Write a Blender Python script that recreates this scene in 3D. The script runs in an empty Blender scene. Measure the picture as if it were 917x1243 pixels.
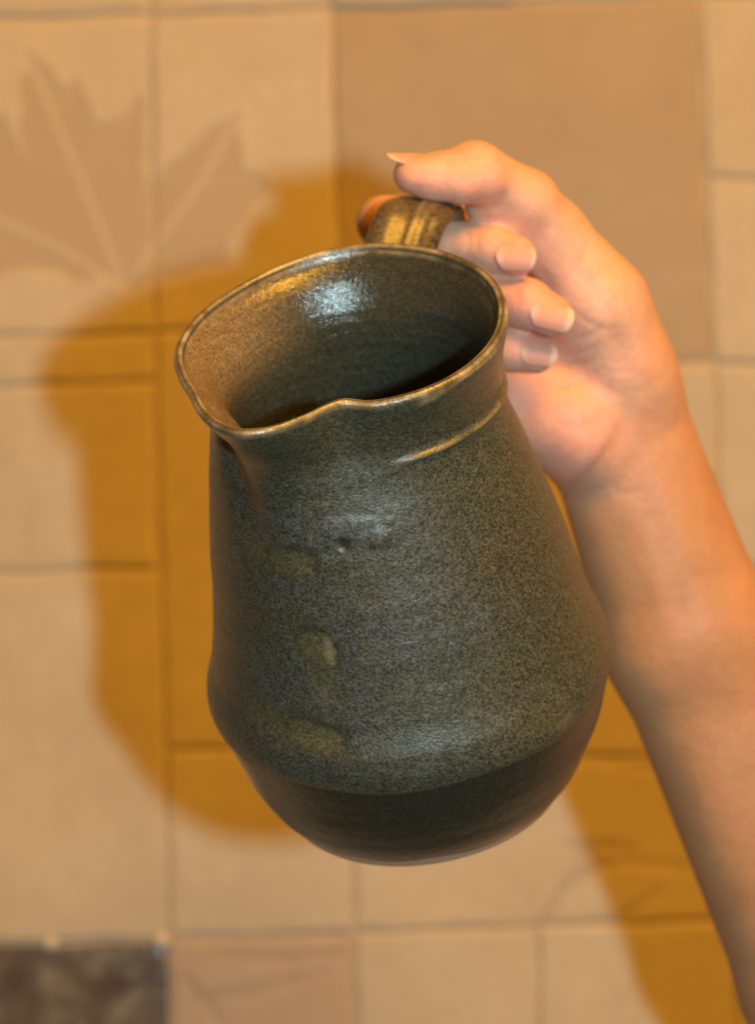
import bpy, math, random
import numpy as np
from mathutils import Vector, Matrix
random.seed(7); rng = np.random.default_rng(7)
S = bpy.context.scene
COL = S.collection

# ------------------------------------------------------------------ camera
ROLL = math.radians(1.5)
FPX = 4100.0; PW, PH = 917.0, 1243.0
CAM = Vector((0, 0, 1.4))
IR = Vector((math.cos(ROLL), 0, -math.sin(ROLL)))      # image right
IU = Vector((math.sin(ROLL), 0, math.cos(ROLL)))       # image up
IY = Vector((0, 1, 0))
def at(px, py, d):
    return CAM + IR * ((px - PW/2) / FPX * d) + IU * ((PH/2 - py) / FPX * d) + IY * d
cam = bpy.data.cameras.new('camera'); camo = bpy.data.objects.new('camera', cam); COL.objects.link(camo)
m = Matrix.Identity(4)
for i, v in enumerate((IR, IU, -IY)):
    for j in range(3): m[j][i] = v[j]
m.translation = CAM
camo.matrix_world = m
cam.sensor_fit = 'HORIZONTAL'; cam.sensor_width = 15.0; cam.lens = 15.0 * FPX / PW
cam.clip_start = 0.05; cam.clip_end = 50
cam.dof.use_dof = True; cam.dof.focus_distance = 0.985; cam.dof.aperture_fstop = 4.8
S.camera = camo

# ------------------------------------------------------------------ light
W = bpy.data.worlds.new('World'); S.world = W; W.use_nodes = True
bg = W.node_tree.nodes['Background']
bg.inputs[0].default_value = (1.0, 0.46, 0.10, 1); bg.inputs[1].default_value = 0.12

def lamp(name, loc, target, size, power, color, size_y=None):
    L = bpy.data.lights.new(name, 'AREA'); L.energy = power; L.color = color
    L.size = size
    if size_y: L.shape = 'RECTANGLE'; L.size_y = size_y
    o = bpy.data.objects.new(name, L); COL.objects.link(o)
    o.location = loc
    o.rotation_euler = (Vector(target) - Vector(loc)).to_track_quat('-Z', 'Y').to_euler()
    return o
# camera flash, held to the right of the lens
lamp('camera_flash', (0.186, -0.30, 1.393), (0, 1.1, 1.38), 0.030, 15.0, (0.60, 0.86, 0.92), 0.045)
# warm ceiling lamp above the wall, to the right
lamp('ceiling_lamp', (0.75, -0.30, 3.05), (0.05, 1.3, 1.35), 0.9, 84.0, (1.0, 0.46, 0.042))
S.view_settings.view_transform = 'Standard'; S.view_settings.look = 'None'
S.view_settings.exposure = 0; S.view_settings.gamma = 1
S.view_settings.use_curve_mapping = False

# ------------------------------------------------------------------ helpers
def new_obj(name, verts, faces, mat=None, parent=None, smooth=True, mats=None):
    me = bpy.data.meshes.new(name)
    me.from_pydata([tuple(v) for v in verts], [], [tuple(f) for f in faces]); me.update()
    if smooth: me.polygons.foreach_set('use_smooth', [True]*len(me.polygons))
    o = bpy.data.objects.new(name, me); COL.objects.link(o)
    if mat: me.materials.append(mat)
    if parent: o.parent = parent
    return o
def np_obj(name, V, F, mat, parent=None):
    me = bpy.data.meshes.new(name)
    V = np.asarray(V, np.float32); F = np.asarray(F, np.int32)
    me.vertices.add(len(V)); me.vertices.foreach_set('co', V.ravel())
    n, k = F.shape
    me.loops.add(n*k); me.loops.foreach_set('vertex_index', F.ravel())
    me.polygons.add(n)
    me.polygons.foreach_set('loop_start', np.arange(0, n*k, k, dtype=np.int32))
    me.polygons.foreach_set('use_smooth', np.ones(n, bool))
    me.update(calc_edges=True); me.validate()
    o = bpy.data.objects.new(name, me); COL.objects.link(o); me.materials.append(mat)
    if parent: o.parent = parent
    return o
def attr(o, name, arr):
    a = o.data.attributes.new(name, 'FLOAT', 'POINT'); a.data.foreach_set('value', np.asarray(arr, np.float32).ravel())
def empty(name, loc, label, cat, group=None):
    o = bpy.data.objects.new(name, None); COL.objects.link(o); o.location = loc; o.empty_display_size = 0.02
    o['label'] = label; o['category'] = cat
    if group: o['group'] = group
    return o
def sstep(a, b, x):
    t = np.clip((x - a) / (b - a), 0, 1); return t*t*(3 - 2*t)

class NT:
    def __init__(s, name):
        s.m = bpy.data.materials.new(name); s.m.use_nodes = True; s.t = s.m.node_tree
        s.b = s.t.nodes['Principled BSDF']
    def n(s, typ, **kw):
        nd = s.t.nodes.new(typ)
        for k, v in kw.items():
            if k.startswith('i_'): nd.inputs[int(k[2:])].default_value = v
            else: setattr(nd, k, v)
        return nd
    def l(s, a, b): s.t.links.new(a, b)
    def coord(s): return s.n('ShaderNodeTexCoord').outputs['Object']
    def noise(s, scale, detail=4, rough=.55, vec=None, dist=0):
        nd = s.n('ShaderNodeTexNoise'); nd.inputs['Scale'].default_value = scale
        nd.inputs['Detail'].default_value = detail; nd.inputs['Roughness'].default_value = rough
        nd.inputs['Distortion'].default_value = dist
        s.l(vec if vec is not None else s.coord(), nd.inputs['Vector']); return nd.outputs['Fac']
    def ramp(s, fac, stops):
        nd = s.n('ShaderNodeValToRGB'); e = nd.color_ramp.elements
        while len(e) < len(stops): e.new(.5)
        for el, (p, c) in zip(e, stops): el.position = p; el.color = (*c, 1) if len(c) == 3 else c
        s.l(fac, nd.inputs[0]); return nd.outputs[0]
    def maprange(s, v, a, b, c, d):
        nd = s.n('ShaderNodeMapRange'); s.l(v, nd.inputs[0])
        for i, x in enumerate((a, b, c, d)): nd.inputs[i+1].default_value = x
        return nd.outputs[0]
    def mix(s, f, a, b, mode='MIX'):
        nd = s.n('ShaderNodeMix', data_type='RGBA', blend_type=mode)
        for sock, v in ((nd.inputs[0], f), (nd.inputs[6], a), (nd.inputs[7], b)):
            if hasattr(v, 'is_output'): s.l(v, sock)
            elif isinstance(v, (int, float)): sock.default_value = v
            else: sock.default_value = (*v, 1)
        return nd.outputs[2]
    def math(s, op, a, b=0.0):
        nd = s.n('ShaderNodeMath', operation=op)
        for i, v in enumerate((a, b)):
            if hasattr(v, 'is_output'): s.l(v, nd.inputs[i])
            else: nd.inputs[i].default_value = v
        return nd.outputs[0]
    def at(s, name): return s.n('ShaderNodeAttribute', attribute_name=name).outputs['Fac']
    def bump(s, h, strength=.3, dist=.001, prev=None):
        nd = s.n('ShaderNodeBump'); nd.inputs['Strength'].default_value = strength; nd.inputs['Distance'].default_value = dist
        s.l(h, nd.inputs['Height'])
        if prev is not None: s.l(prev, nd.inputs['Normal'])
        return nd.outputs[0]
    def set(s, name, v):
        if hasattr(v, 'is_output'): s.l(v, s.b.inputs[name])
        else: s.b.inputs[name].default_value = v

# ------------------------------------------------------------------ materials: wall
WALL_Y = 1.45
def tile_mat(name, base, dark, leaf=None, rough=.55, speck=.5):
    t = NT(name); co = t.coord()
    big = t.noise(16, 4, .6, co); fine = t.noise(900, 3, .6, co); mid = t.noise(90, 5, .6, co, .6)
    c = t.mix(t.maprange(big, .3, .7, 0, 1), base, dark)
    c = t.mix(t.maprange(mid, .35, .75, 0, .35), c, tuple(x*.8 for x in dark))
    c = t.mix(t.maprange(fine, .3, .7, 0, speck*.35), c, tuple(x*.62 for x in dark))
    if leaf:
        c = t.mix(t.at('leaf'), c, t.mix(.25, leaf, c))
        c = t.mix(t.at('vein'), c, (.66, .545, .42))
    c = t.mix(t.at('smudge'), c, (.36, .27, .22))
    c = t.mix(1.0, c, (.84, .84, .84), 'MULTIPLY')
    t.set('Base Color', c); t.set('Roughness', rough)
    t.set('Specular IOR Level', .25)
    b = t.bump(mid, .25, .0006); b = t.bump(fine, .2, .0002, b); t.set('Normal', b)
    return t.m
M_tile = tile_mat('sand_clay', (.60, .50, .37), (.53, .425, .30))
M_tile_leaf = tile_mat('sand_clay_leaf', (.61, .50, .37), (.55, .44, .315), leaf=(.43, .315, .20))
M_tile_dark = tile_mat('tan_clay', (.475, .355, .235), (.43, .31, .195), speck=.7)
M_tile_pink = tile_mat('pinkish_clay', (.56, .41, .29), (.49, .345, .235), speck=.8)
M_grout = NT('grout'); M_grout.set('Base Color', (.44, .35, .26, 1)); M_grout.set('Roughness', .9)
g = M_grout.noise(400, 3); M_grout.set('Normal', M_grout.bump(g, .4, .0005)); M_grout = M_grout.m
t = NT('dark_glossy_glaze'); co = t.coord()
n1 = t.noise(28, 5, .6, co, 1.2); n2 = t.noise(120, 4, .6, co)
c = t.ramp(n1, [(.32, (.05, .034, .03)), (.5, (.11, .085, .065)), (.62, (.17, .15, .115)), (.72, (.32, .24, .17))])
t.set('Base Color', c); t.set('Roughness', .22); t.set('Normal', t.bump(n2, .5, .001)); M_glass = t.m

# ------------------------------------------------------------------ the wall
wall = bpy.data.objects.new('wall', None); COL.objects.link(wall)
wall.location = (0, WALL_Y, 1.4); wall['kind'] = 'structure'
def wpt(px, py):
    p = at(px, py, WALL_Y); return p.x, p.z
def seg_d(P, a, b):
    a = np.array(a, float); b = np.array(b, float); ab = b - a
    t = np.clip(((P - a) @ ab) / (ab @ ab), 0, 1)
    return np.linalg.norm(P - a - t[:, None]*ab, axis=1)
def poly_sd(P, poly):
    d = np.full(len(P), 1e9); ins = np.zeros(len(P), bool); n = len(poly)
    for i in range(n):
        a, b = poly[i], poly[(i+1) % n]
        d = np.minimum(d, seg_d(P, a, b))
        c = ((a[1] > P[:, 1]) != (b[1] > P[:, 1])) & (P[:, 0] < (b[0]-a[0])*(P[:, 1]-a[1])/((b[1]-a[1]) or 1e-9) + a[0])
        ins ^= c
    return np.where(ins, -d, d)
LEAF = [(148,352),(120,338),(90,342),(40,325),(0,335),(-50,355),(-42,318),(-85,300),(-30,268),(-75,225),(-30,222),(-62,178),(-25,185),
        (-20,150),(0,140),(14,165),(27,196),(26,150),(25,112),(38,62),(50,82),(70,108),(83,110),(95,95),(103,116),(108,137),
        (121,156),(138,150),(158,122),(171,116),(172,150),(167,188),(170,212),(180,236),(196,214),(216,190),(258,157),(290,137),
        (289,176),(299,212),(322,214),(321,236),(300,262),(280,282),(270,322),(222,337),(180,347)]
VEINS = [((38,80),(62,140),(95,215),(125,290),(150,352)), ((285,150),(240,225),(200,280),(150,352)), ((-60,240),(0,270),(60,296),(150,352)),
         ((62,140),(90,115)), ((95,215),(160,140)), ((240,225),(310,222)), ((95,215),(30,190))]
BLADES = [((655,1125),(700,1062),(760,1045),(830,1052)), ((690,1080),(730,1050),(742,1032)), ((700,920),(740,925),(790,932),(860,925)),
          ((700,1045),(722,1038)), ((800,1080),(760,1110),(720,1122)), ((690,1028),(740,1026),(770,1030))]
PINKM = [((230,1215),(300,1205),(350,1192),(395,1180)), ((225,1190),(260,1230),(280,1262)), ((270,1160),(350,1165),(410,1158))]
GAP = 1.8    # half a joint in photo pixels
def tile(q, mat, step=None, relief=None, proud=0.0, tilt=(0, 0)):
    """q: corners tl,tr,br,bl in photo pixels on the wall plane"""
    q = [np.array(p, float) for p in q]
    w = np.linalg.norm(q[1]-q[0]); h = np.linalg.norm(q[3]-q[0])
    st = step or 16.0
    # non-uniform parameters, dense at the rim so that the edge is softly rounded
    def par(L):
        e = [0, 1.5/L, 4/L, 8/L]; n = max(2, int((L-16)/st))
        return np.array(e + list(np.linspace(8/L, 1-8/L, n+1)[1:-1]) + [1-x for x in e[::-1]])
    U, V = par(w - 2*GAP), par(h - 2*GAP)
    def bil(u, v): return (q[0]*(1-u)*(1-v) + q[1]*u*(1-v) + q[2]*u*v + q[3]*(1-u)*v)
    gu, gv = GAP/w, GAP/h
    pts = []; nu, nv = len(U), len(V)
    for v in V:
        for u in U: pts.append(bil(gu + (1-2*gu)*u, gv + (1-2*gv)*v))
    P = np.array(pts)
    uu = np.tile(U, nv)*(w-2*GAP); vv = np.repeat(V, nu)*(h-2*GAP)
    ed = np.minimum(np.minimum(uu, w-2*GAP-uu), np.minimum(vv, h-2*GAP-vv))
    z = 0.0008*(1 - np.clip(1-ed/7, 0, 1)**2.2)*1.0 + proud                  # rounded arris
    z = z + 0.00035*np.sin(P[:, 0]*.021+q[0][0])*np.cos(P[:, 1]*.017+q[0][1]) + tilt[0]*(uu/w-.5) + tilt[1]*(vv/h-.5)
    P = P + 1.2*np.stack([np.sin(P[:, 1]*.05+q[0][0]), np.sin(P[:, 0]*.045+q[0][1])], 1)
    leafm = np.zeros(len(P)); vein = np.zeros(len(P)); sm = np.zeros(len(P))
    if relief == 'leaf':
        Pw = P + 2.5*np.stack([np.sin(P[:, 1]*.13)+np.sin(P[:, 0]*.07), np.sin(P[:, 0]*.11)], 1)
        d = poly_sd(Pw, LEAF); leafm = 1 - sstep(-5, 6, d)
        z = z - .0006*leafm + .00012*np.exp(-((d-7)/4)**2)
        for line in VEINS:
            for a, b in zip(line[:-1], line[1:]):
                dd = seg_d(P, a, b); ww = 3.8 if len(line) > 2 else 2.6
                vein = np.maximum(vein, np.exp(-(dd/ww)**2)*(1 if len(line) > 2 else .35)*(1-sstep(0, 6, d)))
        z = z + .0004*vein
        leafm = leafm*(1-vein*.6); vein = vein*.25
    if relief in ('blades', 'pink'):
        for line in (BLADES if relief == 'blades' else PINKM):
            n = len(line)-1
            for i, (a, b) in enumerate(zip(line[:-1], line[1:])):
                dd = seg_d(P, a, b); ww = 7*(1-.5*i/n)
                z = z - .0006*np.exp(-(dd/ww)**2); sm = np.maximum(sm, .42*np.exp(-(dd/(ww*.9))**2))
    X, Z = [], []
    co = []
    for (x, y), dz in zip(P, z):
        wx, wz = wpt(x, y); co.append((wx, -dz, wz-1.4))
    F = [(j*nu+i, (j+1)*nu+i, (j+1)*nu+i+1, j*nu+i+1) for j in range(nv-1) for i in range(nu-1)]
    # side walls back into the mortar
    ring = [i for i in range(nu)] + [j*nu+nu-1 for j in range(1, nv)] + [(nv-1)*nu+i for i in range(nu-2, -1, -1)] + [j*nu for j in range(nv-2, 0, -1)]
    base = len(co)
    for r in ring: co.append((co[r][0], .006, co[r][2]))
    k = len(ring)
    for i in range(k): F.append((ring[i], ring[(i+1) % k], base+(i+1) % k, base+i))
    o = new_obj('tile', co, F, mat, wall)
    pad = np.zeros(k)
    for nme, a in (('leaf', leafm), ('vein', vein), ('smudge', sm)): attr(o, nme, np.concatenate([a, pad]))
    return o
def A(y): return 183 + (y-20)*.011
def A2(y): return 197 + (y-690)*.018
def B(y): return 401 + (y-10)*.026
def C_(y): return 851 + y*.034
T = tile
# far left column (outside the frame)
for y0, y1 in ((-260, 24), (24, 250), (250, 469), (469, 693), (693, 1146), (1146, 1500)):
    T([(-420, y0+8), (-100, y0+3), (-96, y1+3), (-418, y1+8)], M_tile_leaf if y1 > 900 else M_tile)
T([(-100, -240), (172, -240), (182, 17), (-100, 25)], M_tile)
T([(-100, 29), (A(20), 20), (A(405), 404), (-96, 411)], M_tile_leaf, 3.0, 'leaf')
T([(-96, 411), (A(405), 404), (A(462), 463), (-96, 471)], M_tile, 6)
T([(-96, 471), (A(462), 463), (A(689), 689), (-94, 697)], M_tile, 10)
T([(-94, 697), (A2(689), 690), (A2(1136), 1140), (-90, 1146)], M_tile, 10)
T([(172, -240), (398, -240), (401, 10), (A(20), 19)], M_tile)
T([(A(20), 20), (B(10), 10), (B(398), 396), (A(403), 403)], M_tile_leaf, 3.0, 'leaf')
T([(A(403), 403), (B(398), 396), (B(905), 903), (A2(909), 911)], M_tile, 10)
T([(A2(909), 911), (B(903), 903), (B(1130), 1132), (A2(1136), 1139)], M_tile, 10)
T([(A2(1139), 1140), (B(1132), 1132), (B(1400), 1400), (A2(1400), 1400)], M_tile_pink, 5, 'pink')
# upper strip and the big square tile
T([(398, -240), (622, -240), (626, 3), (B(8), 10)], M_tile, proud=.0016)
T([(622, -240), (845, -240), (851, -3), (626, 3)], M_tile)
T([(B(8), 10), (C_(-3), -3), (C_(440), 441), (B(446), 448)], M_tile_dark, 10, proud=-.0008)
T([(B(446), 448), (C_(440), 441), (C_(690), 690), (B(690), 690)], M_tile, 12)
T([(B(690), 690), (C_(690), 690), (C_(918), 916), (B(920), 922)], M_tile, 12)
T([(B(920), 922), (C_(918), 916), (C_(1118), 1116), (B(1130), 1131)], M_tile, 4, 'blades')
T([(B(1130), 1132), (653, 1123), (657, 1400), (B(1400), 1400)], M_tile, 12)
T([(653, 1123), (C_(1118), 1117), (C_(1400), 1400), (657, 1400)], M_tile, 12)
# right column
for q in ([(845, -240), (1100, -250), (1100, -8), (C_(-3), -3)], [(C_(-3), -3), (1100, -8), (1104, 222), (C_(216), 216)],
          [(C_(216), 216), (1104, 222), (1108, 447), (C_(441), 441)], [(C_(441)+3, 441), (1108, 447), (1112, 690), (C_(690), 690)],
          [(C_(690), 690), (1112, 690), (1116, 916), (C_(916), 916)], [(C_(916), 916), (1116, 916), (1120, 1150), (C_(1117), 1117)],
          [(C_(1117), 1117), (1120, 1150), (1124, 1400), (C_(1400), 1400)]):
    T(q, M_tile)
for y0, y1 in ((-250, 100), (100, 447), (447, 800), (800, 1150), (1150, 1400)):
    T([(1104, y0), (1420, y0-6), (1428, y1-6), (1110, y1)], M_tile)
# dark glossy tile, bottom left, with two pale glaze beads for the glints on its upper edge
gt = T([(-90, 1148), (A2(1145), 1143), (A2(1400), 1400), (-86, 1400)], M_glass, 8)
for bx, by, br in ((62, 1145, .0030), (196, 1141, .0036)):
    x, z = wpt(bx, by); vs, fs = [], []
    n, mrows = 14, 7
    for j in range(mrows+1):
        a = math.pi/2*j/mrows
        for i in range(n):
            b_ = 2*math.pi*i/n
            vs.append((x + br*math.cos(a)*math.cos(b_)*1.2, -.0012-br*.8*math.sin(a), z-1.4 + br*math.cos(a)*math.sin(b_)))
    for j in range(mrows):
        for i in range(n): fs.append((j*n+i, j*n+(i+1) % n, (j+1)*n+(i+1) % n, (j+1)*n+i))
    tt = NT('pale_glint_glaze'); tt.set('Base Color', (.5, .42, .34, 1)); tt.set('Roughness', .25)  # pale colour puts the bright glints into the beads
    new_obj('glaze_bead', vs, fs, tt.m, gt)
# mortar bed behind the tiles
x0, z0 = -.74, -.74
new_obj('mortar', [(x0, .0008, z0), (-x0, .0008, z0), (-x0, .0008, -z0), (x0, .0008, -z0),
                   (x0, .03, z0), (-x0, .03, z0), (-x0, .03, -z0), (x0, .03, -z0)],
        [(0, 1, 2, 3), (5, 4, 7, 6), (4, 0, 3, 7), (1, 5, 6, 2), (3, 2, 6, 7), (4, 5, 1, 0)], M_grout, wall, smooth=False)

# ------------------------------------------------------------------ the jug
TL, PHI = math.radians(29), math.radians(9.2)
JC = at(425, 397, 1.0)
E1 = IR*math.cos(PHI) + IU*math.sin(PHI)
UPI = -IR*math.sin(PHI) + IU*math.cos(PHI)
E3 = UPI*math.cos(TL) - IY*math.sin(TL)
E2 = E3.cross(E1)
JM = np.array([[*E1], [*E2], [*E3]])           # rows: local axes in world
JO = np.array([*JC])
def j2w(P): return (np.asarray(P)*.001) @ JM + JO
HGT = 165.0
PZ = [0, 3, 8, 14, 20, 26, 32, 42, 54, 66, 80, 94, 106, 114, 120, 125, 130, 137, 148, 156, 161, 165]
PL = [47.8, 47.2, 45.7, 44.1, 43.3, 44.4, 45.8, 47.8, 50.0, 52.2, 54.0, 56.2, 58.7, 61.3, 61.7, 60.3, 58.6, 56.4, 53.1, 49.2, 45.7, 43.2]
PR = [47.8, 47.2, 45.7, 44.1, 43.0, 42.8, 43.1, 45.9, 49.0, 52.2, 55.6, 58.3, 61.3, 63.9, 64.4, 63.5, 62.3, 60.3, 55.5, 51.2, 47.3, 44.4]
PROF = np.array([(z, (l+r)/2) for z, l, r in zip(PZ, PL, PR)])
PROFD = np.array([(z, (r-l)/2) for z, l, r in zip(PZ, PL, PR)])
def interp_smooth(x, T):
    # monotone-ish cubic (Catmull-Rom) through the table
    xs, ys = T[:, 0], T[:, 1]; mk = np.gradient(ys, xs)
    i = np.clip(np.searchsorted(xs, x, 'right')-1, 0, len(xs)-2)
    h = xs[i+1]-xs[i]; t = np.clip((x-xs[i])/h, 0, 1)
    return ((2*t**3-3*t**2+1)*ys[i] + (t**3-2*t**2+t)*h*mk[i] + (-2*t**3+3*t**2)*ys[i+1] + (t**3-t**2)*h*mk[i+1])
RIMD = np.array([(-200, 14), (-180, 22), (-165, 24), (-152, 31), (-140, 50), (-131, 65), (-123, 70), (-116, 54), (-110, 27), (-103, 0), (-97, -12), (-86, -8), (-60, -1),
                 (-30, -2), (0, -4), (30, 2), (60, 12), (85, 17), (110, 14), (140, 9), (160, 14), (180, 22), (200, 20)], float)
def jug_R(th, z, cr=1.0):
    """th degrees (-180..180), z depth below the rim in mm"""
    z = np.asarray(z, float)
    R = interp_smooth(z, PROF) + interp_smooth(z, PROFD)*np.cos(np.radians(th))
    d = (th + 123 + 180) % 360 - 180
    # the pulled spout: strongest at the lip, runs out into the throat
    rimd = interp_smooth(th, RIMD)/4.1
    lip = np.exp(-(z/15.0)**1.5)
    thr = (.35+.65*cr)*np.exp(-(d/(21-.18*np.minimum(z, 60)))**2)*6.5*np.exp(-(z/34)**2)*(1-lip)
    wide = 2.6*np.exp(-((d+18)/46)**2)*np.exp(-((z-36)/30)**2)
    R = R + rimd*lip + thr + wide
    # finger crease on the left of the throat
    thc = np.interp(z, [4, 14, 24, 36, 50], [-172, -162, -149, -140, -136])
    dc = (th - thc + 180) % 360 - 180
    R = R - cr*2.3*np.exp(-(dc/8.5)**2)*sstep(5, 16, z)*(1-sstep(30, 52, z))
    # crease on the right, shallow
    dc2 = (th + 100 + 180) % 360 - 180
    R = R - 1.0*np.exp(-(dc2/9)**2)*np.exp(-((z-9)/12)**2)
    # raised throwing ridge round the neck
    rm = sstep(-86, -70, th)*(1-sstep(150, 170, th))
    zr = 25.0 + .8*np.sin(np.radians(th))
    R = R + cr*rm*(1.0*np.exp(-((z-zr)/.95)**2) - .35*np.exp(-((z-zr+2.6)/1.6)**2))
    # uneven hand-thrown body
    t = np.radians(th)
    R = R + .35*np.sin(2*t+.6)*sstep(20, 70, z) + .22*np.sin(3*t+z*.03) + .05*np.sin(z*.42+t) + .02*np.sin(z*1.1+2*t)*sstep(4, 20, z)
    R = R + .25*np.sin(5*t+1)*np.exp(-(z/10)**2)
    R = R - .45*np.exp(-((z-117)/10)**2)*np.clip(-np.sin(t), 0, 1)**2
    # glaze edge just under the shoulder
    ge = glaze_edge(th)
    R = R + .35*(1-sstep(ge-.8, ge+1.0, z))
    return R
def glaze_edge(th):
    t = np.radians(th)
    return 126.2 - 1.6*(1+np.cos(t)) + 1.6*np.sin(t*1.0+1.2) + .8*np.sin(3*t) + .5*np.sin(7*t+1)
NTH = 640
th = -180 + 360*np.arange(NTH)/NTH
rows = []       # (kind, z, thickness offset)
zo = np.concatenate([np.linspace(HGT-.8, 60, 190)[:-1], np.linspace(60, 1.6, 120)])
rings = []; region = []
# underside
for rr in (0.0, 20, 34, 39): rings.append(np.stack([rr*np.cos(np.radians(th)), rr*np.sin(np.radians(th)), np.full(NTH, -(HGT-2.0))], 1)); region.append(3)
for rr, zz in ((40.3, HGT-1.2), (41.2, HGT+.0), (42.3, HGT+.1), (43.4, HGT-.15)):
    rings.append(np.stack([rr*np.cos(np.radians(th)), rr*np.sin(np.radians(th)), np.full(NTH, -zz)], 1)); region.append(3)
def ring(R, z):
    a = np.radians(th); return np.stack([R*np.cos(a), R*np.sin(a), -z + 0*R], 1)
lipz = 2.7*np.sin(np.radians(th)) + 1.1*np.exp(-(((th+123+180) % 360-180)/20)**2) + .9*np.exp(-(((th+99+180) % 360-180)/7)**2) + .5*np.exp(-(((th+152+180) % 360-180)/8)**2) + .35*np.sin(np.radians(th*2)) + .2*np.sin(np.radians(th*5))
for z in zo:
    r_ = ring(jug_R(th, z), z); r_[:, 2] += lipz*np.exp(-(z/15)**2)*1.0; rings.append(r_); region.append(0)
TH_ = np.array([(0, 3.0), (2, 3.3), (6, 4.9), (14, 6.2), (20, 5.9), (26, 6.3), (32, 6.9), (42, 8.2), (54, 9.0), (80, 9.8), (130, 9.5), (200, 9)], float)
def thick(z): return interp_smooth(np.asarray(z, float), TH_)
# rounded lip
R0 = jug_R(th, 1.6); RI = R0 - 3.1
for k in range(1, 14):
    a = math.pi*k/14
    mid = (R0+RI)/2; hw = (R0-RI)/2
    r_ = ring(mid + hw*math.cos(a), 1.6-1.9*math.sin(a)**.9 + 0*th); r_[:, 2] += lipz; rings.append(r_); region.append(1)
zi = np.concatenate([np.linspace(1.6, 60, 110), np.linspace(60, HGT-14, 60)[1:]])
for z in zi:
    Rz = jug_R(th, z, 0.0) - thick(z)
    r_ = ring(Rz + .03*np.sin(z*1.9+np.radians(th)) + .02*np.sin(z*4.1), z); r_[:, 2] += lipz*np.exp(-(z/15)**2)*1.0; rings.append(r_); region.append(2)
for f in (.92, .8, .5, .2, .0):
    rings.append(ring((jug_R(th, HGT-14)-thick(HGT-14))*f, HGT-14+6*(1-f**3) + 0*th)); region.append(2)
NR = len(rings); JV = np.concatenate(rings); LZ = np.tile(lipz, NR); REG = np.repeat(region, NTH)
ii = np.arange(NTH); jn = (ii+1) % NTH
JF = np.concatenate([np.stack([k*NTH+ii, k*NTH+jn, (k+1)*NTH+jn, (k+1)*NTH+ii], 1) for k in range(NR-1)])
THV = np.tile(th, NR); ZV = -JV[:, 2]; ZN = ZV + LZ*np.exp(-((ZV+LZ)/15)**2)
# small surface events given as photo positions: find them on the outer skin
JW = j2w(JV)
def project(Wd):
    r = Wd - np.array([*CAM]); d = r[:, 1]
    return np.stack([PW/2 + FPX*(r @ np.array([*IR]))/d, PH/2 - FPX*(r @ np.array([*IU]))/d, d], 1)
JP = project(JW)
outer = (REG == 0) & (((JW[:, 1] - (JO[1] + ZV*.001*math.sin(TL)))) < .02)
def on_jug(px, py):
    dd = np.where(outer, (JP[:, 0]-px)**2 + (JP[:, 1]-py)**2, 1e9); return JV[np.argmin(dd)]
def blob(path, w, soft=.5, nz=0.8, aspect=1):
    pts = [on_jug(*p) for p in path]; d = np.full(len(JV), 1e9)
    for a, b in zip(pts[:-1], pts[1:]) if len(pts) > 1 else [(pts[0], pts[0]+.01)]:
        ab = b-a; t_ = np.clip(((JV-a) @ ab)/(ab @ ab), 0, 1); d = np.minimum(d, np.linalg.norm(JV-a-t_[:, None]*ab, axis=1))
    d = d + nz*(np.sin(JV[:, 0]*1.3+JV[:, 2]*.9)+np.sin(JV[:, 2]*1.7-JV[:, 0]*.7))*.5
    return np.where(REG == 0, 1-sstep(w*(1-soft), w*(1+soft), d), 0)
h1 = blob([(340, 680), (366, 686)], 4.6, .4, .6); h2 = blob([(380, 780), (392, 794)], 5.0, .4, .6); h3 = blob([(362, 888), (402, 900)], 4.6, .4, .6)
o1 = np.maximum(.9*h1, .6*blob([(300, 660), (350, 684)], 3.8, .7, .6)); o2 = np.maximum(.95*h2, .6*blob([(368, 775), (395, 815)], 5.5, .7, .6))
o3 = np.maximum(h3, .65*blob([(312, 862), (372, 890)], 4.0, .7, .6))
olive = np.maximum.reduce([o1, o2, o3, .6*blob([(395, 835)], 5, .7), .45*blob([(650, 880), (690, 860)], 4, .9)])
cream = np.maximum.reduce([blob([(398, 775), (402, 802)], 1.2, .95, .5), .55*blob([(680, 880), (690, 874)], 1.6, .95, .8)])
grey = np.maximum.reduce([blob([(330, 640), (400, 652), (462, 650)], 6, .45, 1.5), .9*blob([(350, 725), (400, 725), (440, 760)], 7, .6, 2), blob([(450, 790), (530, 745), (570, 765)], 11, .45, 2.5),
                          .8*blob([(330, 830), (430, 850)], 8, .5, 2), .8*blob([(440, 890), (500, 920)], 8, .6, 2), .7*blob([(470, 610), (520, 660)], 6, .8, 2)])
pit = blob([(416, 661)], 1.8, .5, .3)
bump_h = -.45*olive + .5*blob([(462, 652)], 2.6, .6, .2) - .8*pit + .22*blob([(415, 648), (470, 646)], 4.5, .3, .5)
nrm = JV.copy(); nrm[:, 2] = 0; nrm /= np.linalg.norm(nrm, axis=1)[:, None]+1e-9
JV2 = JV + nrm*bump_h[:, None]

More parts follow.
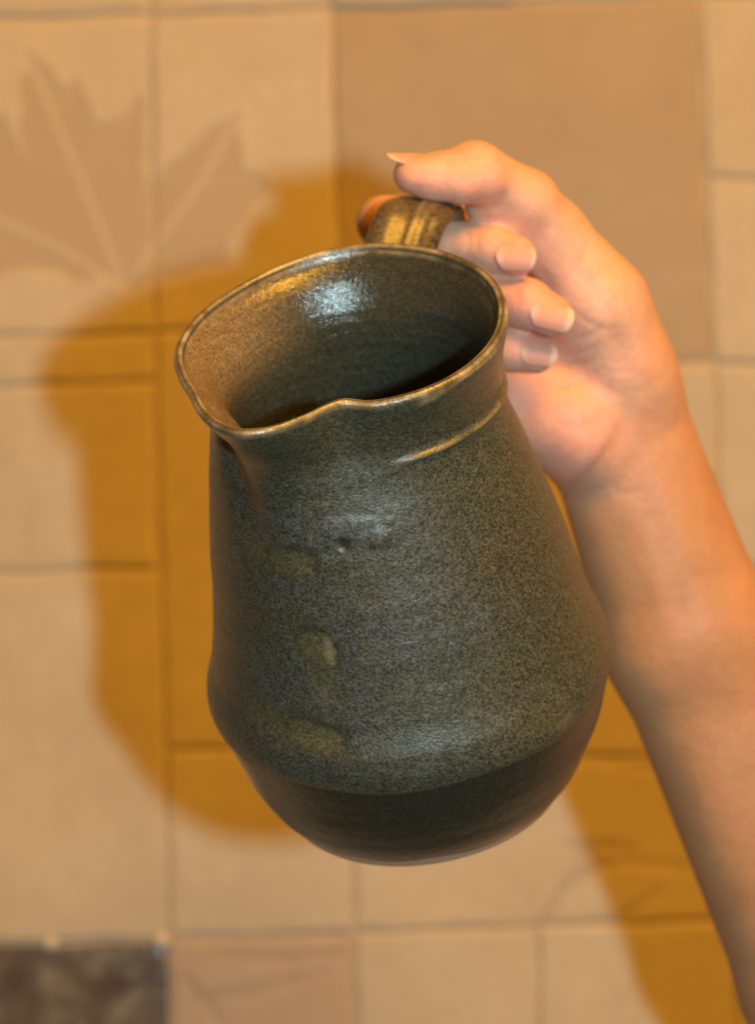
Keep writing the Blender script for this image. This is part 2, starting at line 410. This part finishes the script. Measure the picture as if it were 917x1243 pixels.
def jug_material():
    t = NT('stoneware_glaze'); co = t.coord()
    sp = t.noise(1250, 3, .62, co, .3)          # ~1 mm mottling
    sp2 = t.noise(420, 4, .6, co, .5); big = t.noise(22, 3, .5, co, .3); mot = t.noise(130, 5, .65, co, .8)
    spk = t.maprange(sp, .38, .62, 0, 1)
    darkc = (.015, .019, .013); lightc = (.112, .122, .092)
    fac = t.math('MULTIPLY', spk, t.maprange(sp2, .3, .7, .45, 1.0))
    body = t.mix(fac, darkc, lightc)
    body_brown = t.mix(fac, (.025, .021, .011), (.155, .124, .072))
    body = t.mix(t.maprange(big, .42, .62, 0, .5), body, body_brown)
    fl = t.noise(1900, 2, .5, co); body = t.mix(t.maprange(fl, .62, .72, 0, .5), body, (.26, .26, .22)); body = t.mix(t.maprange(mot, .56, .70, 0, .55), body, (.020, .022, .014))
    gcol = t.mix(fac, (.022, .027, .027), (.135, .148, .145))
    body = t.mix(t.math('MULTIPLY', t.at('grey'), t.maprange(mot, .42, .58, .1, 1)), body, gcol)
    ol = t.mix(fac, (.050, .047, .023), (.165, .148, .075))
    body = t.mix(t.math('MULTIPLY', t.at('olive'), t.maprange(mot, .3, .55, .5, 1.0)), body, ol)
    body = t.mix(t.math('MULTIPLY', t.at('outline'), .7), body, (.016, .016, .010))
    body = t.mix(t.math('MULTIPLY', t.at('cream'), t.maprange(mot, .35, .6, .25, .8)), body, (.30, .23, .12))
    body = t.mix(t.at('pit'), body, (.03, .018, .008))
    band = t.mix(t.math('MULTIPLY', fac, .55), (.011, .015, .013), (.050, .065, .053))
    c = t.mix(t.at('band'), body, band)
    neck = t.mix(t.math('MULTIPLY', fac, .8), (.022, .025, .017), (.125, .128, .085))
    c = t.mix(t.at('neck'), c, neck)
    inner = t.mix(t.math('MULTIPLY', fac, .7), (.026, .028, .020), (.095, .092, .062))
    c = t.mix(t.at('inner'), c, inner)
    brown = t.mix(fac, (.13, .085, .04), (.36, .25, .13))
    c = t.mix(t.at('inner_lit_brown'), c, brown)  # brown glaze, painted lighter on the left where the flash lights the inside
    rimn = t.noise(140, 3, .6, co)
    gold = t.mix(t.maprange(rimn, .35, .65, 0, 1), (.17, .115, .055), (.48, .37, .20))
    c = t.mix(t.math('MULTIPLY', t.at('gold'), t.maprange(t.noise(75, 4, .6, co), .34, .56, .35, 1)), c, gold)
    c = t.mix(t.at('foot'), c, (.50, .33, .24))
    t.set('Base Color', c)
    r = t.maprange(sp2, .3, .7, .34, .47)
    r = t.math('SUBTRACT', r, t.math('MULTIPLY', t.at('smooth'), .19))
    t.set('Roughness', r); t.set('Specular IOR Level', .85)
    b = t.bump(sp, .42, .00035); b = t.bump(sp2, .25, .0006, b); b = t.bump(mot, .22, .0012, b); t.set('Normal', b)
    return t.m
M_jug = jug_material()
jug = empty('jug', JC, 'dark green-grey speckled stoneware jug with pinched spout, held tilted by its handle in the hand', 'jug')
jug.matrix_world = Matrix(((E1.x, E2.x, E3.x, JC.x), (E1.y, E2.y, E3.y, JC.y), (E1.z, E2.z, E3.z, JC.z), (0, 0, 0, 1)))
body = np_obj('body', JV2*.001, JF, M_jug, jug)
ge = glaze_edge(THV)
dsp = np.abs((THV + 123 + 180) % 360 - 180)
out = (REG == 0).astype(float); lipm = (REG == 1).astype(float); inn = (REG == 2).astype(float)
zlip = np.zeros(len(JV))
lk = np.zeros(NR)
idx1 = [i for i, r in enumerate(region) if r == 1]
for n_, i in enumerate(idx1): lk[i] = (n_+1)/14
LK = np.repeat(lk, NTH)
wob = 1 + .5*np.sin(np.radians(THV*4)+1)+.4*np.sin(np.radians(THV*9))
gold = lipm*np.clip(.55+.45*np.sin((LK-.1)*14), 0, 1)
gold = np.maximum(gold, out*(1-sstep(1.5*wob+1.0, 2.2*wob+1.8, ZN))*.95*sstep(-75, -62, THV)*(1-sstep(20, 60, THV)))
gold = np.maximum(gold, out*(1-sstep(1.2, 3.2, ZN+.4*wob))*.7)
gold = np.maximum(gold, inn*(1-sstep(1.3, 3.0, ZN))*.75)
rm = sstep(-86, -70, THV)*(1-sstep(150, 170, THV)); zr = 25.0 + .8*np.sin(np.radians(THV))
gold = np.maximum(gold, out*rm*np.exp(-((ZN-zr)/.8)**2)*.6)
attr(body, 'gold', gold)
attr(body, 'band', out*sstep(ge-.3, ge+1.1, ZN))
neckm = out*(1-sstep(18, 30, ZN+2*np.sin(np.radians(THV*3))))
attr(body, 'neck', neckm)
attr(body, 'inner', np.maximum(inn, lipm))
attr(body, 'inner_lit_brown', inn*(1-sstep(12, 34, ZN+.1*np.abs(THV-0)*0))*.9*sstep(95, 150, np.abs(THV-0))*(1-.0*dsp))  # mask of the lit left side inside the mouth
attr(body, 'olive', olive); attr(body, 'cream', cream); ring_ = np.maximum.reduce([np.clip(4*o_*(1-o_), 0, 1) for o_ in (h1, h2, h3)])*.55; attr(body, 'outline', ring_)
attr(body, 'grey', grey*(1-out*sstep(ge-.3, ge+1.1, ZV))); attr(body, 'pit', pit)
attr(body, 'foot', np.maximum((REG == 3).astype(float), out*sstep(HGT-4.8, HGT-4.0, ZV+.5*np.sin(np.radians(THV*11)))))
attr(body, 'smooth', (1-.6*out*sstep(HGT-5.0, HGT-4.0, ZV))*np.maximum.reduce([out*sstep(ge-.3, ge+1.1, ZV), inn*1.12, lipm*.8, neckm*.5, gold*.6]))

# handle: a pulled strap with two ridges
HP = [(474, 330, 1.036), (478, 306, 1.041), (488, 284, 1.048), (500, 267, 1.059), (523, 254, 1.073), (532, 264, 1.087), (535, 297, 1.098),
      (540, 345, 1.106), (546, 400, 1.109), (546, 450, 1.110), (534, 505, 1.107), (516, 548, 1.097), (500, 580, 1.080)]
HP = np.array([[*at(*p)] for p in HP])
for k_, (a_, dr, z_) in enumerate([(76, -0.6, 14), (75, 3.4, 11.5), (73, 9, 8.0)]):
    R_ = float(jug_R(np.array([a_]), np.array([z_]))[0]) + dr
    HP[k_] = j2w([[R_*math.cos(math.radians(a_)), R_*math.sin(math.radians(a_)), -z_]])[0]
print('handle px', project(HP).round(3).tolist())
HW = np.array([11.6, 11.6, 11.4, 10.9, 10.0, 9.0, 8.8, 8.8, 8.8, 8.8, 9, 9.6, 10.5])
def catmull(P, n):
    P = np.asarray(P, float); out_ = []
    Q = np.vstack([2*P[0]-P[1], P, 2*P[-1]-P[-2]])
    for i in range(1, len(Q)-2):
        for t_ in np.linspace(0, 1, n, endpoint=False):
            out_.append(.5*((2*Q[i]) + (-Q[i-1]+Q[i+1])*t_ + (2*Q[i-1]-5*Q[i]+4*Q[i+1]-Q[i+2])*t_**2 + (-Q[i-1]+3*Q[i]-3*Q[i+1]+Q[i+2])*t_**3))
    out_.append(Q[-2]); return np.array(out_)
HC = catmull(HP, 14); HWs = catmull(HW[:, None], 14)[:, 0]
WD = np.array([*(IR*1.0 - IU*.12 + IY*.12)]); WD /= np.linalg.norm(WD)
NS = 64; HV, HR = [], []
for i, c0 in enumerate(HC):
    tg = HC[min(i+1, len(HC)-1)] - HC[max(i-1, 0)]; tg /= np.linalg.norm(tg)
    w_ = WD - tg*(WD @ tg); w_ /= np.linalg.norm(w_); n_ = np.cross(w_, tg)
    if i < 40 and n_[2] < 0: n_ = -n_
    if i == 0: pn = n_
    if n_ @ pn < 0: n_ = -n_
    pn = n_
    for k in range(NS):
        a = 2*math.pi*k/NS; cx = math.copysign(abs(math.cos(a))**.85, math.cos(a))*HWs[i]; cy = math.copysign(abs(math.sin(a))**.8, math.sin(a))*3.7
        rg = math.exp(-((cx-1.6)/1.0)**2)*.95 + math.exp(-((cx-4.2)/.9)**2)*.6 + math.exp(-((cx+6.0)/2.4)**2)*.5
        if cy > 0: cy += rg*.9*min(1, cy/2)
        HV.append(c0 + (w_*cx + n_*cy)*.001); HR.append(rg if math.sin(a) > 0 else 0)
HV = np.array(HV); nr = len(HC)
HF = np.concatenate([np.stack([k*NS+np.arange(NS), k*NS+(np.arange(NS)+1) % NS, (k+1)*NS+(np.arange(NS)+1) % NS, (k+1)*NS+np.arange(NS)], 1) for k in range(nr-1)])
t = NT('amber_handle_glaze'); co = t.coord()
s1 = t.noise(700, 3, .6, co); s2 = t.noise(200, 4, .6, co)
f_ = t.maprange(s1, .35, .65, 0, 1)
c = t.mix(f_, (.040, .028, .014), (.135, .092, .048)); c = t.mix(t.math('MULTIPLY', t.at('ridge'), t.maprange(s2, .35, .6, .2, .6)), c, (.27, .20, .10))  # ridges lightened in colour to carry the lamp's golden highlights
t.set('Base Color', c); t.set('Roughness', .32); b = t.bump(s1, .35, .0004); t.set('Normal', t.bump(s2, .3, .0005, b))
handle = np_obj('handle', (HV - JO) @ JM.T, HF, t.m, jug)
attr(handle, 'ridge', np.array(HR))

# ------------------------------------------------------------------ the hand and forearm (one continuous skin from a distance field)
def mm(p): return np.array([*at(*p)])*1000
VOX = .85
lo = np.array([mm((395, 1345, 1.04))[0]-2, 1036, mm((600, 1345, 1.19))[2]-2]); hi = np.array([mm((1120, 800, 1.17))[0]+2, 1244, mm((560, 140, 1.08))[2]+4])
dims = np.ceil((hi-lo)/VOX).astype(int)
BIG = np.float32(60)
axes = [lo[i] + VOX*np.arange(dims[i], dtype=np.float32) for i in range(3)]
def cone_field(a, b, ra, rb, mar=9):
    a, b = np.array(a), np.array(b); r = max(ra, rb) + mar
    l_ = np.minimum(a, b)-r; h_ = np.maximum(a, b)+r
    i0 = np.clip(((l_-lo)/VOX).astype(int), 0, dims); i1 = np.clip(((h_-lo)/VOX).astype(int)+1, 0, dims)
    if np.any(i1 <= i0): return None
    sl = tuple(slice(i0[k], i1[k]) for k in range(3))
    X = axes[0][sl[0]][:, None, None].astype(np.float32); Y = axes[1][sl[1]][None, :, None].astype(np.float32); Z = axes[2][sl[2]][None, None, :].astype(np.float32)
    ba = b-a; L2 = float(ba @ ba)
    px, py, pz = X-a[0], Y-a[1], Z-a[2]
    t_ = np.clip((px*ba[0]+py*ba[1]+pz*ba[2])/L2, 0, 1)
    d = np.sqrt((px-t_*ba[0])**2 + (py-t_*ba[1])**2 + (pz-t_*ba[2])**2) - (ra+(rb-ra)*(t_*t_*(3-2*t_)*.5+t_*.5))
    return sl, d.astype(np.float32)
def smin(a, b, k):
    h = np.clip(.5+.5*(b-a)/k, 0, 1); return b+(a-b)*h - k*h*(1-h)
def group(prims, k):
    F = np.full(dims, BIG, np.float32)
    for pr in prims:
        kk = pr[4] if len(pr) > 4 else k
        r = cone_field(mm(pr[0]), mm(pr[1]), pr[2], pr[3])
        if r is None: continue
        sl, d = r; F[sl] = smin(F[sl], d, kk)
    return F
def side(p, q, off, ra, rb):
    return None
# forearm and palm
PALM = [
    # forearm: two long cones side by side give an oval section
    ((731, 528, 1.119), (815, 784, 1.1305), 18.6, 21.3), ((770, 512, 1.117), (862, 762, 1.1290), 18.0, 20.8),
    ((815, 784, 1.1305), (988, 1196, 1.153), 21.0, 23.8), ((862, 762, 1.1290), (1050, 1170, 1.153), 20.5, 24.8),
    ((988, 1196, 1.153), (1078, 1400, 1.178), 23.8, 26.5), ((1050, 1170, 1.153), (1143, 1370, 1.178), 24.8, 27.5),
    # metacarpals
    ((752, 505, 1.118), (648, 275, 1.128), 16.0, 11.5), ((738, 515, 1.120), (622, 335, 1.133), 16.0, 11.5),
    ((728, 520, 1.120), (604, 400, 1.134), 16.0, 11), ((715, 528, 1.118), (592, 462, 1.130), 15.5, 11),
    # thenar (thumb base) and hypothenar (heel)
    ((768, 462, 1.108), (728, 372, 1.098), 15.5, 14.6), ((728, 372, 1.098), (671, 285, 1.089), 14.6, 10.9),
    ((748, 440, 1.106), (700, 350, 1.106), 15.0, 13.0),
    ((706, 531, 1.106), (626, 492, 1.108), 14.8, 13.5), ((688, 500, 1.105), (640, 450, 1.112), 13.5, 13.0),
]
PROX = [((640, 268, 1.134), (468, 270, 1.090), 10.5, 8.6, 5), ((618, 335, 1.135), (462, 342, 1.112), 10.5, 8.8, 5),
        ((600, 400, 1.136), (470, 415, 1.112), 10.2, 8.4, 5), ((590, 462, 1.130), (486, 482, 1.108), 9.2, 7.6, 5)]
THUMB = [((676, 290, 1.090), (640, 244, 1.080), 10.7, 9.7), ((640, 244, 1.080), (577, 207, 1.071), 9.5, 9.0), ((657, 292, 1.091), (594, 247, 1.079), 10.2, 8.0), ((700, 320, 1.096), (657, 292, 1.091), 11, 10.2), ((586, 216, 1.069), (560, 222, 1.066), 8.4, 7.2),
         ((577, 206, 1.071), (532, 214, 1.066), 8.2, 7.1), ((532, 214, 1.066), (499, 211, 1.064), 7.0, 5.3), ((520, 219, 1.064), (503, 214, 1.063), 6.0, 5.2)]
IDX = [((466, 271, 1.090), (541, 293, 1.083), 8.9, 7.6), ((541, 293, 1.084), (600, 304, 1.075), 7.5, 7.2), ((600, 304, 1.075), (627, 311, 1.071), 7.2, 6.5)]
MID = [((462, 343, 1.111), (560, 349, 1.086), 8.9, 8.2), ((560, 349, 1.086), (640, 369, 1.0735), 8.2, 8.0), ((640, 369, 1.0735), (670, 384, 1.071), 7.9, 6.8)]
RNG = [((470, 417, 1.111), (562, 420, 1.090), 8.4, 7.6), ((562, 420, 1.090), (625, 424, 1.081), 7.6, 7.2), ((625, 424, 1.081), (651, 430, 1.079), 7.0, 6.3)]
PNK = [((486, 484, 1.108), (556, 486, 1.092), 7.4, 6.4), ((556, 486, 1.092), (596, 480, 1.088), 6.4, 5.6)]
F = group(PALM, 9)
F2 = group(PROX, 3); F = smin(F, F2, 6.0); del F2
F2 = group(THUMB, 3.2)
# the thumb melts into its base but stays apart further out
F = smin(F, F2, 4.0); del F2
for g_ in (IDX, MID, RNG, PNK):
    F2 = group(g_, 1.8); F = smin(F, F2, .9); del F2
# light smoothing of the field
def blur(F):
    for ax in range(3):
        G = F.copy(); s1 = [slice(None)]*3; s2 = [slice(None)]*3; sc = [slice(None)]*3
        sc[ax] = slice(1, -1); s1[ax] = slice(0, -2); s2[ax] = slice(2, None)
        G[tuple(sc)] = .5*F[tuple(sc)] + .25*F[tuple(s1)] + .25*F[tuple(s2)]; F = G
    return F
F = blur(np.clip(F, -8, 8))
import openvdb
gr = openvdb.FloatGrid(background=8.0); gr.copyFromArray(F)
try: gr.transform = openvdb.createLinearTransform(voxelSize=1.0)
except Exception: pass
pts, quads = gr.convertToQuads(isovalue=0.0)
pts = np.asarray(pts, np.float64)
# gradient of the field -> normals, projection on the surface
def sample(F, P):
    P = np.clip(P, 0, np.array(F.shape)-1.001); i = P.astype(int); f = P-i; r = 0
    for dx in (0, 1):
        for dy in (0, 1):
            for dz in (0, 1):
                r = r + F[i[:, 0]+dx, i[:, 1]+dy, i[:, 2]+dz]*(f[:, 0] if dx else 1-f[:, 0])*(f[:, 1] if dy else 1-f[:, 1])*(f[:, 2] if dz else 1-f[:, 2])
    return r
def grad(P):
    e = 1.0; return np.stack([sample(F, P+v)-sample(F, P-v) for v in np.eye(3)*e], 1)/(2*e*VOX)
for _ in range(2):
    gdir = grad(pts); l2 = (gdir**2).sum(1)+1e-6
    st_ = gdir/np.maximum(l2, .3)[:, None]*sample(F, pts)[:, None]/VOX*.8
    pts = pts - np.clip(st_, -.6, .6)
gdir = grad(pts); N = gdir/(np.linalg.norm(gdir, axis=1)[:, None]+1e-9)
HWv = (pts*VOX + lo)*.001                      # world metres
HPp = project(HWv)
facing = sstep(.0, .35, -N[:, 1])
P2 = HPp[:, :2]
def line_d(path, taper=False):
    d = np.full(len(P2), 1e9); w = np.zeros(len(P2))
    c_ = catmull([np.array(p, float) for p in path], 8) if len(path) > 2 else np.array([np.array(path[0], float)*(1-k/6)+np.array(path[1], float)*k/6 for k in range(7)])
    n = len(c_)-1
    for i, (a, b) in enumerate(zip(c_[:-1], c_[1:])):
        e = seg_d(P2, a, b); m_ = e < d; d = np.where(m_, e, d)
        if taper: w = np.where(m_, min(1, (i+.5)/n/.28, (1-(i+.5)/n)/.28), w)
    return (d, w) if taper else d
CREASES = [  # path, depth mm, half width px
    ([(668, 606), (694, 594), (722, 572), (744, 545), (757, 516), (766, 484)], 1.0, 11), ([(672, 600), (700, 588), (726, 564), (744, 538), (754, 512)], .45, 4.5),
    ([(688, 612), (715, 602), (742, 584)], .3, 5),
    ([(650, 440), (690, 442), (728, 436)], .6, 5), ([(672, 428), (700, 428), (728, 420)], .35, 3.5), ([(640, 462), (690, 470), (735, 452)], .4, 6),
    ([(596, 256), (610, 244), (616, 226)], .5, 6), ([(700, 330), (722, 350), (738, 380)], .35, 5), ([(690, 412), (712, 408), (736, 396)], .3, 3.5),
    ([(742, 390), (756, 425), (756, 462)], .7, 13), ([(776, 440), (794, 500), (806, 560), (812, 620)], .4, 14),
    ([(652, 325), (662, 335), (672, 350)], .4, 5), ([(566, 272), (570, 290), (566, 312)], .35, 4), ([(576, 274), (580, 292), (577, 310)], .25, 3.5),
    ([(626, 342), (630, 362), (626, 388)], .3, 4), ([(600, 190), (612, 200), (622, 214)], .25, 5), ([(690, 372), (716, 392), (742, 402)], .3, 4), ([(660, 500), (700, 520), (736, 500)], .2, 6), ([(744, 592), (764, 600), (786, 590)], .2, 5), ([(712, 290), (706, 320), (690, 345)], .3, 6)]
disp = np.zeros(len(HPp))
for path, dep, w_ in CREASES:
    d_, tp = line_d(path, True); disp -= dep*tp*np.exp(-(d_/w_)**2)
disp = -1.25*np.tanh(-disp/1.25)
near = HPp[:, 2] < 1.125
disp *= facing*near
# a faint tendon relief on the wrist
for path, hgt, w_ in (([(782, 450), (798, 560), (834, 690), (870, 820)], .4, 17), ([(752, 580), (786, 670), (826, 800)], .3, 15)):
    d_, tp = line_d(path, True); disp += hgt*tp*np.exp(-(d_/w_)**2)*facing
HWv = HWv + N*disp[:, None]*.001
# skin colour zones
def zone(p, r):
    c0 = np.array([*at(*p)]); return np.exp(-(np.linalg.norm(HWv-c0, axis=1)*1000/r)**2)
red = np.clip(1.0*zone((632, 312, 1.064), 9)+1.0*zone((675, 387, 1.064), 10)+1.0*zone((655, 430, 1.072), 9)+.8*zone((490, 225, 1.058), 9)+.9*zone((572, 238, 1.062), 10)
              + .6*zone((690, 520, 1.092), 20)+.5*zone((640, 380, 1.066), 9)+.3*zone((620, 360, 1.07), 12)+.4*zone((680, 580, 1.095), 14)+.35*zone((640, 470, 1.10), 14), 0, 1)
palmz = np.clip(1.1*zone((680, 430, 1.095), 36)+zone((640, 320, 1.07), 32)+.7*zone((540, 215, 1.06), 24)+.5*zone((700, 540, 1.095), 22), 0, 1)
crz = np.clip(-disp*.6, 0, 1)
vz = np.clip(np.exp(-(line_d([(742, 600), (755, 660), (772, 720)])/12)**2)*.5 + np.exp(-(line_d([(712, 590), (745, 598)])/9)**2)*.4, 0, 1)*facing
t = NT('skin'); co = t.coord()
b1 = t.noise(45, 4, .6, co); b2 = t.noise(420, 4, .65, co); b3 = t.noise(1500, 2, .5, co)
c = t.mix(t.maprange(b1, .35, .65, 0, 1), (.52, .27, .135), (.45, .22, .105))
c = t.mix(t.at('palm'), c, (.80, .45, .315))
c = t.mix(t.math('MULTIPLY', t.at('red'), .85), c, (.80, .33, .26))
c = t.mix(t.math('MULTIPLY', t.at('crease'), .55), c, (.46, .19, .12))
c = t.mix(t.math('MULTIPLY', t.at('vein'), .35), c, (.36, .27, .20))
c = t.mix(t.maprange(b2, .4, .7, 0, .2), c, (.40, .17, .09)); c = t.mix(t.maprange(t.noise(130, 3, .5, co), .45, .68, 0, .28), c, (.60, .24, .16))
t.set('Base Color', c); t.set('Roughness', .5); t.set('Specular IOR Level', .4)
t.set('Subsurface Weight', .28); t.set('Subsurface Radius', (1.0, .35, .18)); t.set('Subsurface Scale', .0035)
vor = t.n('ShaderNodeTexVoronoi', feature='DISTANCE_TO_EDGE'); vor.inputs['Scale'].default_value = 900
mp = t.n('ShaderNodeMapping'); mp.inputs['Scale'].default_value = (1, 1, .55); t.l(co, mp.inputs['Vector']); t.l(mp.outputs[0], vor.inputs['Vector'])
b4 = t.noise(160, 4, .6, co, .5); b = t.bump(vor.outputs[0], .4, .0003); b = t.bump(b2, .3, .0006, b); b = t.bump(b4, .25, .0012, b); t.set('Normal', b)
M_skin = t.m
p0 = at(760, 600, 1.12)
person = empty('person', p0, 'bare right forearm and hand with long natural nails, gripping the jug by its handle', 'person')
qa = np.asarray(quads)
skin = np_obj('arm', HWv - np.array([*p0]), qa[:, ::-1], M_skin, person)
# orientation check
skin.data.update()
pn_ = np.zeros(len(skin.data.polygons)*3); skin.data.polygons.foreach_get('normal', pn_); pn_ = pn_.reshape(-1, 3)
fv = skin.data.polygons[0].vertices[0]
va = np.zeros(len(skin.data.polygons), int); 
l0 = np.zeros(len(skin.data.loops), int); skin.data.loops.foreach_get('vertex_index', l0); ls = np.zeros(len(skin.data.polygons), int); skin.data.polygons.foreach_get('loop_start', ls)
if (pn_*N[l0[ls]]).sum(1).mean() < 0: skin.data.flip_normals()
print('skin verts', len(HWv), 'bbox', HPp.min(0), HPp.max(0))
for nme, a_ in (('red', red), ('palm', palmz), ('crease', crz), ('vein', vz)): attr(skin, nme, a_)

# nails
t = NT('fingernail'); co = t.coord()
c = t.mix(t.at('free'), (.72, .33, .25), (.74, .48, .36)); c = t.mix(t.math('MULTIPLY', t.at('lunula'), .5), c, (.80, .56, .48))
t.set('Base Color', c); t.set('Roughness', .5); t.set('Specular IOR Level', .35); t.set('Subsurface Weight', .2); t.set('Subsurface Scale', .001)
M_nail = t.m
def nail(base, tip, face, half, r, lift=.35, arc=1.05, freef=.78, point=.0, label=None):
    """base, tip: centre line of the plate on the skin (px,py,depth); face: outward direction; half: half width mm"""
    a, b_ = mm(base), mm(tip); L = np.linalg.norm(b_-a); tv = (b_-a)/L
    nv_ = np.array(face, float); nv_ -= tv*(nv_ @ tv); nv_ /= np.linalg.norm(nv_); sv = np.cross(tv, nv_)
    nu, nw = 17, 25; V_, fr, lu = [], [], []
    for layer in (0, 1):
        for j in range(nw):
            v = j/(nw-1)
            wd = half*(1-(1-min(1, v/.22))**2.4*.42)
            e = max(0, (v-.66)/.34); wd *= math.sqrt(max(0.02, 1-e**(2.6-point)))
            for i in range(nu):
                u = -1+2*i/(nu-1); x = u*wd; ang = x/r
                yo = -.18*L*e*0 - (1-u*u)*0
                long_ = v*L - (u*u)*1.3*(1-min(1, v/.3)) * -1 - 0
                crv = -((v-.35)**2)*1.1*(1 if v > .35 else 1.5)
                thk = .28*(1-.4*abs(u)) if layer == 0 else -.35
                P_ = a + tv*long_ + sv*math.sin(ang)*r + nv_*((math.cos(ang)-1)*r*arc + crv + lift + thk)
                V_.append(P_*.001 - np.array([*p0])); fr.append(sstep(freef-.03, freef+.05, np.array(v + .06*(u*u)))); lu.append(1-sstep(.1, .25, np.array(v+.1*u*u)))
    n = nu*nw; fs = []
    for j in range(nw-1):
        for i in range(nu-1):
            q = (j*nu+i, j*nu+i+1, (j+1)*nu+i+1, (j+1)*nu+i); fs.append(q); fs.append(tuple(n+k for k in q[::-1]))
    rg = list(range(nu)) + [j*nu+nu-1 for j in range(1, nw)] + [(nw-1)*nu+i for i in range(nu-2, -1, -1)] + [j*nu for j in range(nw-2, 0, -1)]
    for i in range(len(rg)): p_, q_ = rg[i], rg[(i+1) % len(rg)]; fs.append((q_, p_, n+p_, n+q_))
    o = new_obj('fingernail', V_, fs, M_nail, person); attr(o, 'free', fr); attr(o, 'lunula', lu)
    if label: o['label'] = label
    return o
nail((602, 311, 1.0654), (651, 314, 1.0639), (.12, -1, .05), 4.6, 6.8, lift=.4, freef=.90)
nail((644, 377, 1.0652), (697, 390, 1.0636), (.15, -1, .05), 4.9, 7.2, lift=.4, freef=.84)
nail((632, 426, 1.0736), (677, 432, 1.0727), (.15, -1, .10), 4.3, 6.4, lift=.35, freef=.82)
nail((548, 191, 1.066), (469, 187, 1.0605), (.05, -.45, 1), 4.7, 6.8, lift=.1, freef=.88, point=.9, label='long pale thumbnail seen edge-on')
